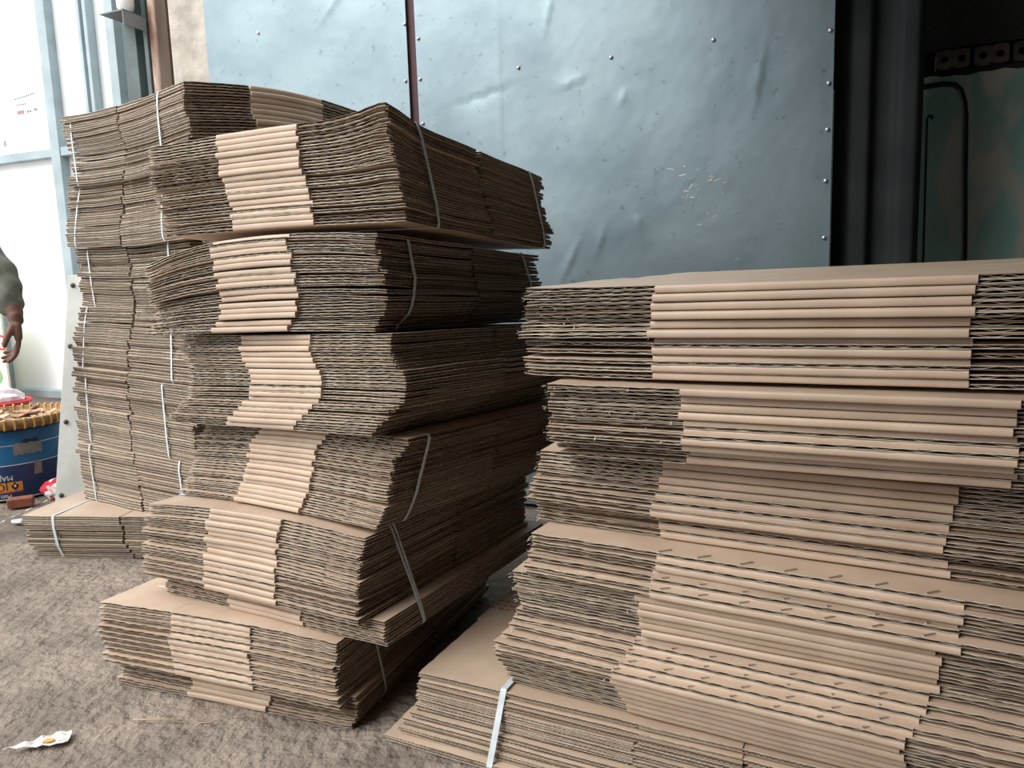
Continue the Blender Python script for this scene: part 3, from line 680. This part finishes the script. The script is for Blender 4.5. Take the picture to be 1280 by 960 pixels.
# ---- right tower: long folded edges face the camera
RD = (.98, .268, .511); RSL = (.44, .54); g3 = 'bundles in the right tower'
bundle('top bundle of the right tower with pale top sheet', (.027, 1.546), -.524, .846, .176, 11, RD, 'fold', 'ffffffjjjjj', RSL, 21,
       tilt(.010, .022), near='left', dx=((1, .004), (.5, -.006), (0, .0)), dy=((1, .012), (0, 0)), jx=.006, jy=.004, steps=[0, 0, 0, 0, 0, -.012, .012, .004, .008, .002, .006], fill=.43, fibres=70, group=g3)
bundle('second bundle from top of the right tower, set back to the right', (.076, 1.520), -.506, .690, .150, 10, RD, 'fold', 'fffffjjjjj', RSL, 22,
       tilt(.009, .004), near='left', dx=((1, 0), (.4, .003), (.2, .008), (0, .0)), dy=((1, -.022), (.5, -.02), (.3, -.03), (0, 0)), jx=.006, steps=[-.012, 0, 0, 0, 0, .0, -.008, -.004, .02, .014], fill=.43, fibres=70, group=g3)
bundle('shaded middle bundle of the right tower with recessed folds', (.034, 1.604), -.468, .521, .160, 10, RD, 'fold', 'ffffjjjfjj', RSL, 23,
       tilt2((-.018, 0), (-.010, .004)), near='left', dx=((1, .022), (.8, .01), (.5, .0), (.4, -.008), (.15, .004), (0, .018)), dy=((1, .0), (0, .0)), jx=.006, steps=[.012, .012, .008, .008, -.004, -.012, -.014, .02, .016, .016], fill=.43, fibres=70, group=g3)
bundle('stapled bundle second lowest in the right tower', (.0, 1.552), -.489, .346, .172, 11, RD, 'fold', 'jjjjjffffff', RSL, 24,
       tilt2((-.002, 0), (-.022, 0)), near='left', dx=((1, .030), (.6, .026), (.5, -.002), (0, .0)), dy=((1, -.0), (0, -.02)), jx=.005, jy=.002, steps=[-.004, -.002, .004, -.014, -.028, -.014, -.010, -.006, .006, .008, .010],
       staples=[1, 0, 0, 1, 1, 0, 0, 0, 0, 0, 0], fill=.43, fibres=70, group=g3)
bundle('stapled bundle lying on the floor bundle at the right tower bottom', (-.026, 1.600), -.512, .170, .170, 11, RD, 'fold', 'jjjjjfffffff', RSL, 25,
       tilt2((0, 0), (0, 0)), near='left', dx=((1, .036), (.75, .02), (.5, -.004), (.3, .008), (0, .012)), dy=((1, -.03), (.5, -.048), (0, -.02)), jx=.004, jy=.002, steps=[.014, .004, -.006, -.018, -.030, -.014, -.010, -.008, -.004, .0, .002],
       staples=[1, 1, 1, 1, 1, 0, 0, 0, 0, 0, 0], fill=.43, fibres=70, group=g3)
bundle('floor bundle with corrugated ends and one wide clear strap under the right tower', (-.241, 1.650), -.468, 0.0, .168, 10, (1.25, .29, .42), 'flap', 'f', (.52, .73), 26,
       None, near='left', dx=((1, .0), (.55, -.002), (.42, -.008), (.3, -.028), (.15, -.045), (0, -.088)), dy=((1, .0), (.5, -.006), (.3, -.016), (.12, -.026), (0, -.045)), jx=.003, jy=.003, straps=(('x', .225, .205, .014),), fp=.0105, ryaw=.003, fill=.465, group=g3)

# ------------------------------------------------------------------ left background: leaning panel, pail, tray, sign
pan_m = mat('chipped_white_panel', (.78, .80, .77), .55, (.62, .63, .58), 7, 10, bump=.1, bscale=20)
p_tl, p_bl = Vector((-2.175, 3.85, 1.125)), Vector((-2.285, 3.70, .0))
ex = Vector((.985, .10, .06)).normalized(); ez = (p_tl - p_bl).normalized(); ny = ez.cross(ex).normalized(); ln = (p_tl - p_bl).length
bm = bmesh.new(); obox(bm, p_bl + ez * ln / 2 + ex * .19 + ny * .004, ex, ny, ez, .38, .008, ln, .002)
pn = tag(link('leaning_panel', mesh_bm('leaning_panel', bm, pan_m)), 'chipped white metal panel with bolt heads leaning behind the back left tower', 'panel')
bolt_m = mat('dark_bolt', (.10, .09, .08), .5)
bm = bmesh.new(); lathe(bm, [(.012, 0), (.012, .003), (.009, .005), (.008, .009), (.003, .011)], n=12)
bolt_me = mesh_bm('bolt', bm, bolt_m, True)
for f_, g_ in ((.04, .03), (.36, .035), (.69, .03), (.955, .015)):
    o = link('bolt', bolt_me, pn, p_bl + ez * ln * f_ + ex * (.02 + g_ * .3) - ny * .0 ); o.rotation_euler = (-ny).to_track_quat('Z', 'Y').to_euler()

pail_blue = mat('blue_pail', (.02, .17, .37), .4, (.012, .085, .22), 4, 6, spec=.5)
pail_navy = mat('navy_pail', (.018, .055, .19), .4, (.012, .03, .10), 5, 6, spec=.5)
orange = mat('orange_label', (.80, .33, .05), .5); lwhite = mat('label_white', (.75, .76, .74), .5); lgrey = mat('torn_label_grey', (.30, .285, .265), .85, (.22, .21, .20), 20)
ink = mat('label_ink', (.03, .035, .06), .6)
PC = Vector((-2.70, 4.03, 0)); R0, R1, PH = .262, .286, .365
def pr(z): return R0 + (R1 - R0) * z / PH
pl = tag(empty('paint_pail', PC), 'large blue paint pail standing upside down with orange label', 'pail')
bm = bmesh.new(); lathe(bm, [(R0 - .006, .0), (R0, .004), (pr(.185), .185)], n=72, cap_hi=False); link('lower_body', mesh_bm('lower_body', bm, pail_navy, True), pl)
bm = bmesh.new(); lathe(bm, [(pr(.185), .185), (pr(.355), .355), (pr(.355) - .01, .365)], n=72, cap_lo=False); link('upper_body', mesh_bm('upper_body', bm, pail_blue, True), pl)
def wrap(bm, off=.0012):
    """flat (x = arc length, y = height, z = relief) -> round the pail; x = 0 faces the camera"""
    face = math.atan2(-PC.y, -PC.x)
    for vt in bm.verts:
        x, y, z = vt.co; x -= .08; rad = pr(y) + off + z; an = face + x / R1
        vt.co = (rad * math.cos(an), rad * math.sin(an), y)
def wrapped(name, bm, m, off=.0012):
    wrap(bm, off); return link(name, mesh_bm(name, bm, m), pl)
def strip(x0, x1, y0, y1, n=16):
    bm = bmesh.new(); g = [[bm.verts.new((x0 + (x1 - x0) * i / n, y, 0)) for i in range(n + 1)] for y in (y0, y1)]
    for i in range(n): bm.faces.new((g[0][i], g[0][i + 1], g[1][i + 1], g[1][i]))
    return bm
wrapped('white_line', strip(-.6, .9, .183, .187, 60), lwhite); wrapped('white_line', strip(-.6, .9, .008, .013, 60), lwhite); wrapped('white_line', strip(-.6, .9, .285, .288, 60), lwhite)
wrapped('orange_label', strip(-.17, .125, .052, .098), orange)
wrapped('orange_label', strip(-.17, .125, .044, .0525), print_r, .0010)
bm = strip(.10, .235, .235, .292); rs = random.Random(9)
for v in bm.verts: v.co.y += rs.uniform(-.006, .006)
wrapped('torn_label', bm, lgrey, .0016)
bm = strip(.14, .22, .292, .312)
for v in bm.verts: v.co.y += rs.uniform(-.008, .006)
wrapped('torn_label', bm, ink, .0014)
bm = strip(.19, .225, .12, .19, 6)
for v in bm.verts: v.co.x += rs.uniform(-.012, .012)
wrapped('torn_label', bm, lgrey, .0015)
def pail_text(body, size, xr, yb, m, off=.0020):
    """lettering upside down because the pail is; xr = right end, yb = baseline (top of the inverted text)"""
    me = text_mesh('lettering', body, size, m); bm = bmesh.new(); bm.from_mesh(me); bpy.data.meshes.remove(me)
    bmesh.ops.subdivide_edges(bm, edges=[e for e in bm.edges if e.calc_length() > .012], cuts=2)
    for v in bm.verts: v.co = (xr - v.co.x, yb - v.co.y, v.co.z)
    wrapped('lettering', bm, m, off)
pail_text('JOTUN', .055, .058, .094, ink); pail_text('MAJESTIC', .036, .085, .132, lwhite); pail_text('Matt 1L', .028, .07, .035, lwhite)
bm = bmesh.new()   # small plumed emblem beside the letters
for (cx, cy, w, h) in ((.090, .085, .006, .012), (.082, .076, .010, .010), (.098, .076, .010, .010), (.090, .068, .014, .008), (.090, .060, .006, .006)):
    vs = [bm.verts.new((cx + w * math.cos(k * math.pi / 4), cy + h * math.sin(k * math.pi / 4), 0)) for k in range(8)]; bm.faces.new(vs)
wrapped('emblem', bm, ink, .0022)
bm = bmesh.new(); vs = [bm.verts.new((.090 + .006 * math.cos(k * math.pi / 3), .077 + .008 * math.sin(k * math.pi / 3), 0)) for k in range(6)]; bm.faces.new(vs); wrapped('emblem', bm, lwhite, .0030)

bamboo = mat('bamboo_rim', (.32, .19, .08), .6, (.22, .12, .05), 20); bind = mat('yellow_binding', (.72, .46, .15), .6)
strawm = mat('dried_slices', (.62, .44, .31), .8, (.46, .28, .18), 30, rand=.2)
tr = tag(empty('bamboo_tray', PC + Vector((0, 0, .367))), 'round bamboo tray with bound brown rim resting on the blue pail', 'tray')
RT = .300
bm = bmesh.new(); lathe(bm, [(.02, .004), (RT - .03, .004), (RT - .008, .015), (RT - .004, .042), (RT, .050), (RT + .009, .048), (RT + .010, .012), (RT - .005, .0), (.02, 0)], n=64); link('rim', mesh_bm('rim', bm, bamboo, True), tr)
bm = bmesh.new()
ring = [(RT - .008, .012), (RT - .008, .054), (RT + .004, .058), (RT + .014, .052), (RT + .015, .006), (RT + .0, -.002)]
lo = [[Vector((rr * math.cos(s_ * .0125), rr * math.sin(s_ * .0125), zz)) for rr, zz in ring] for s_ in (-1, 1)]
va = [[bm.verts.new(p) for p in l_] for l_ in lo]
for k in range(len(ring)): bm.faces.new((va[0][k], va[0][(k + 1) % len(ring)], va[1][(k + 1) % len(ring)], va[1][k]))
for l_ in va: bm.faces.new(l_)
bme2 = mesh_bm('binding', bm, bind)
for k in range(44): link('binding', bme2, tr, (0, 0, 0), 2 * math.pi * k / 44)
# dried slices on the tray
bm = bmesh.new(); n = 12
g0 = [bm.verts.new((.034 * math.cos(k * 2 * math.pi / n) * (1 + .1 * math.sin(3 * k)), .022 * math.sin(k * 2 * math.pi / n), .003 * math.cos(2 * k * 2 * math.pi / n))) for k in range(n)]
f0 = bm.faces.new(g0); e0 = bmesh.ops.extrude_face_region(bm, geom=[f0]); bmesh.ops.translate(bm, verts=[v for v in e0['geom'] if isinstance(v, bmesh.types.BMVert)], vec=(0, 0, .004))
sl_me = mesh_bm('dried_slice', bm, strawm)
rs = random.Random(21)
for k in range(60):
    rr = RT * .86 * math.sqrt(rs.random()); an = rs.uniform(0, 6.28)
    o = link('dried_slice', sl_me, None, PC + Vector((rr * math.cos(an), rr * math.sin(an), 0.367 + .012 + .04 * (k / 60) * (1 - rr / RT * .4)))); o.rotation_euler = (rs.gauss(0, .22), rs.gauss(0, .22), rs.uniform(0, 6.28)); s_ = rs.uniform(.8, 1.5); o.scale = (s_,) * 3
    tag(o, 'tan dried slice heaped among the others on the bamboo tray', 'dried slice', 'dried slices on the bamboo tray')

# sign board with red lettering, red basket and bags behind the pail
sg = tag(empty('sign_board', (-3.155, 4.72, .32)), 'pale printed sign with red letters and green picture behind the hand', 'sign')
sgw = mat('sign_print', (.80, .80, .70), .6, (.72, .70, .45), 4, 4); sgr = mat('sign_red', (.75, .04, .05), .6); sgg = mat('sign_green', (.10, .40, .25), .6, (.30, .36, .10), 30, 3); sgy = mat('sign_yellow', (.85, .75, .05), .6)
sx, sy = Vector((.921, -.389, 0)), Vector((.389, .921, 0))
def sl(x, z, d=0.0): return sx * x - sy * d + EZ * z
bm = bmesh.new(); obox(bm, sl(-.24, .34, 0), sx, sy, EZ, .64, .015, .68, .003); link('board', mesh_bm('board', bm, sgw), sg)
def sign_text(body, size, x, z):
    me = text_mesh('lettering', body, size, sgr, .001); o = link('lettering', me, sg); R = Matrix.Identity(4)
    for k in range(3): R[k][0] = sx[k]; R[k][1] = EZ[k]; R[k][2] = -sy[k]
    R.translation = Vector(sl(x, z, .009)); o.matrix_local = R
sign_text('NG', .135, -.105, .385)
bm = bmesh.new(); rs = random.Random(4)
vs = [bm.verts.new(sl(-.10 + (.13 + .015 * math.sin(5 * k)) * math.cos(k * math.pi / 12), .24 + (.11 + .01 * math.cos(4 * k)) * math.sin(k * math.pi / 12), .0085)) for k in range(24)]; f0 = bm.faces.new(vs)
link('printed_picture', mesh_bm('printed_picture', bm, sgg), sg)
bm = bmesh.new(); vs = [bm.verts.new(sl(-.06 + .06 * math.cos(k * math.pi / 8), .55 + .07 * math.sin(k * math.pi / 8), .0085)) for k in range(16)]; bm.faces.new(vs); link('printed_picture', mesh_bm('printed_picture', bm, sgy), sg)

redp = mat('red_plastic', (.66, .025, .04), .4, spec=.5); bagp = mat('pinkish_white_plastic_bag', (.80, .72, .74), .35, (.68, .50, .54), 12, spec=.5)
bk = tag(empty('plastic_basket', (-3.05, 4.47, .215)), 'red slotted plastic basket behind the bamboo tray', 'basket')
bm = bmesh.new()
for z_, r_ in ((.0, .17), (.06, .176), (.13, .184), (.2, .19)):
    tube(bm, [(r_ * math.cos(k * math.pi / 20), r_ * math.sin(k * math.pi / 20), z_) for k in range(41)], .007 if z_ < .19 else .011, 8, False)
link('hoop', mesh_bm('hoop', bm, redp, True), bk)
bm = bmesh.new(); obox(bm, (0, -.179, .1), EX, EY, EZ, .011, .006, .2); sm = mesh_bm('slat', bm, redp)
for k in range(36): link('slat', sm, bk, (0, 0, 0), k * math.pi / 18)
bm = bmesh.new(); lathe(bm, [(.02, 0), (.17, 0)], n=36, cap_hi=False); link('bottom', mesh_bm('bottom', bm, redp), bk)
def crumple(name, c, sx_, sy_, sz_, m, seed, amp=.25, sub=3):
    bm = bmesh.new(); bmesh.ops.create_icosphere(bm, subdivisions=sub, radius=1.0); r_ = np.random.default_rng(seed)
    ks = r_.normal(size=(7, 3)) * 3.2; ph = r_.uniform(0, 6.28, 7)
    for v in bm.verts:
        d = sum(abs(math.sin(float(ks[i] @ np.array(v.co)) + ph[i])) for i in range(7)) / 7 - .6
        s_ = 1 + amp * d * 2; v.co = Vector((v.co.x * s_ * sx_, v.co.y * s_ * sy_, max(v.co.z * s_, -.85) * sz_))
    return link(name, mesh_bm(name, bm, m), None, c)
# stool the basket stands on
bm = bmesh.new(); obox(bm, (0, 0, .195), sx, sy, EZ, .42, .34, .03, .004)
for i in (-1, 1):
    for k in (-1, 1): obox(bm, sx * (.18 * i) + sy * (.14 * k) + EZ * .09, sx, sy, EZ, .035, .035, .18)
tag(link('low_stand', mesh_bm('low_stand', bm, wood_m), None, (-3.05, 4.47, 0)), 'low wooden stand under the red plastic basket', 'stand')
tag(crumple('plastic_bag', (-3.04, 4.46, .43), .16, .13, .085, bagp, 8, .3), 'crumpled pinkish white plastic bag piled in the red basket', 'bag')
redwhite = mat('red_white_packet', (.80, .76, .74), .4, (.62, .03, .05), 14, 2, lo=.48, hi=.54)
tag(crumple('snack_packet', (-2.34, 3.84, .045), .085, .05, .055, redwhite, 12, .3), 'crumpled red and white packet beside the blue pail', 'packet')
terr = mat('brick_red_clay', (.30, .105, .07), .9, (.22, .08, .06), 20)
bm = bmesh.new(); obox(bm, (0, 0, .025), Vector((.9, .43, 0)), Vector((-.43, .9, 0)), EZ, .11, .07, .045, .006)
tag(link('loose_brick', mesh_bm('loose_brick', bm, terr), None, (-2.45, 3.70, -.001)), 'loose red-brown brick on the ground in front of the pail', 'brick')
tag(crumple('paper_scrap', (-2.27, 3.43, .008), .055, .03, .010, lwhite, 14, .3, 2), 'white paper scrap on the ground left of the floor bundle', 'scrap')

# ------------------------------------------------------------------ litter on the dirt
lit = mat('printed_white_film', (.74, .72, .69), .45, (.60, .57, .54), 60, 4, spec=.4)
litter = tag(empty('film_scrap', (-1.13, 1.66, 0)), 'torn white plastic film with orange print lying on the dirt', 'litter')
o2d = [(-.075, -.018), (-.03, -.008), (.01, -.001), (.055, .004), (.060, .024), (.05, .052), (.015, .048), (-.01, .034), (-.03, .016), (-.055, .0)]
bm = bmesh.new(); rs = random.Random(2)
up_ = [bm.verts.new((x, y, .004 + rs.uniform(0, .004))) for x, y in o2d]; f0 = bm.faces.new(up_)
bmesh.ops.triangulate(bm, faces=[f0]); bmesh.ops.subdivide_edges(bm, edges=bm.edges[:], cuts=2, use_grid_fill=True)
for v in bm.verts: v.co.z += .0025 * math.sin(v.co.x * 160 + v.co.y * 90) + .002 * math.sin(v.co.y * 260)
e0 = bmesh.ops.extrude_face_region(bm, geom=bm.faces[:]); bmesh.ops.translate(bm, verts=[v for v in e0['geom'] if isinstance(v, bmesh.types.BMVert)], vec=(0, 0, .0008))
link('film', mesh_bm('film', bm, lit), litter)
bm = bmesh.new(); vs = [bm.verts.new((.018 + .014 * math.cos(k * .7), .012 + .008 * math.sin(k * .7), .0095 + .001 * math.sin(k))) for k in range(9)]; bm.faces.new(vs); link('orange_print', mesh_bm('orange_print', bm, orange), litter)
twm = mat('dry_straw', (.42, .31, .20), .8)
bm = bmesh.new(); tube(bm, [(-.956, 1.755, .006), (-.92, 1.75, .007), (-.88, 1.751, .006), (-.826, 1.744, .006)], [.0016, .0022, .0018, .0012], 8)
tag(link('straw', mesh_bm('straw', bm, twm, True)), 'thin dry straw lying on the dirt in front of the left tower', 'straw')
bm = bmesh.new(); tube(bm, [(-.79, 1.712, .006), (-.775, 1.722, .010), (-.755, 1.728, .006), (-.742, 1.735, .008)], [.0014, .0022, .0018, .001], 8)
tag(link('twig', mesh_bm('twig', bm, twm, True)), 'short bent twig on the dirt beside the lowest front bundle', 'twig')


redprint = mat('faded_red_print', (.36, .13, .10), .7)
fb = [o for o in bpy.data.objects if o.get('label', '').startswith('floor bundle with corrugated')][0]
bm = bmesh.new(); rs = random.Random(31)
for row in range(3):
    for k in range(5):
        obox(bm, (.012 + .022 * k + rs.uniform(-.003, .003), .36 + .022 * row, .1695), EX, EY, EZ, .013, .004 + .004 * rs.random(), .0008)
link('printed_mark', mesh_bm('printed_mark', bm, redprint), fb)
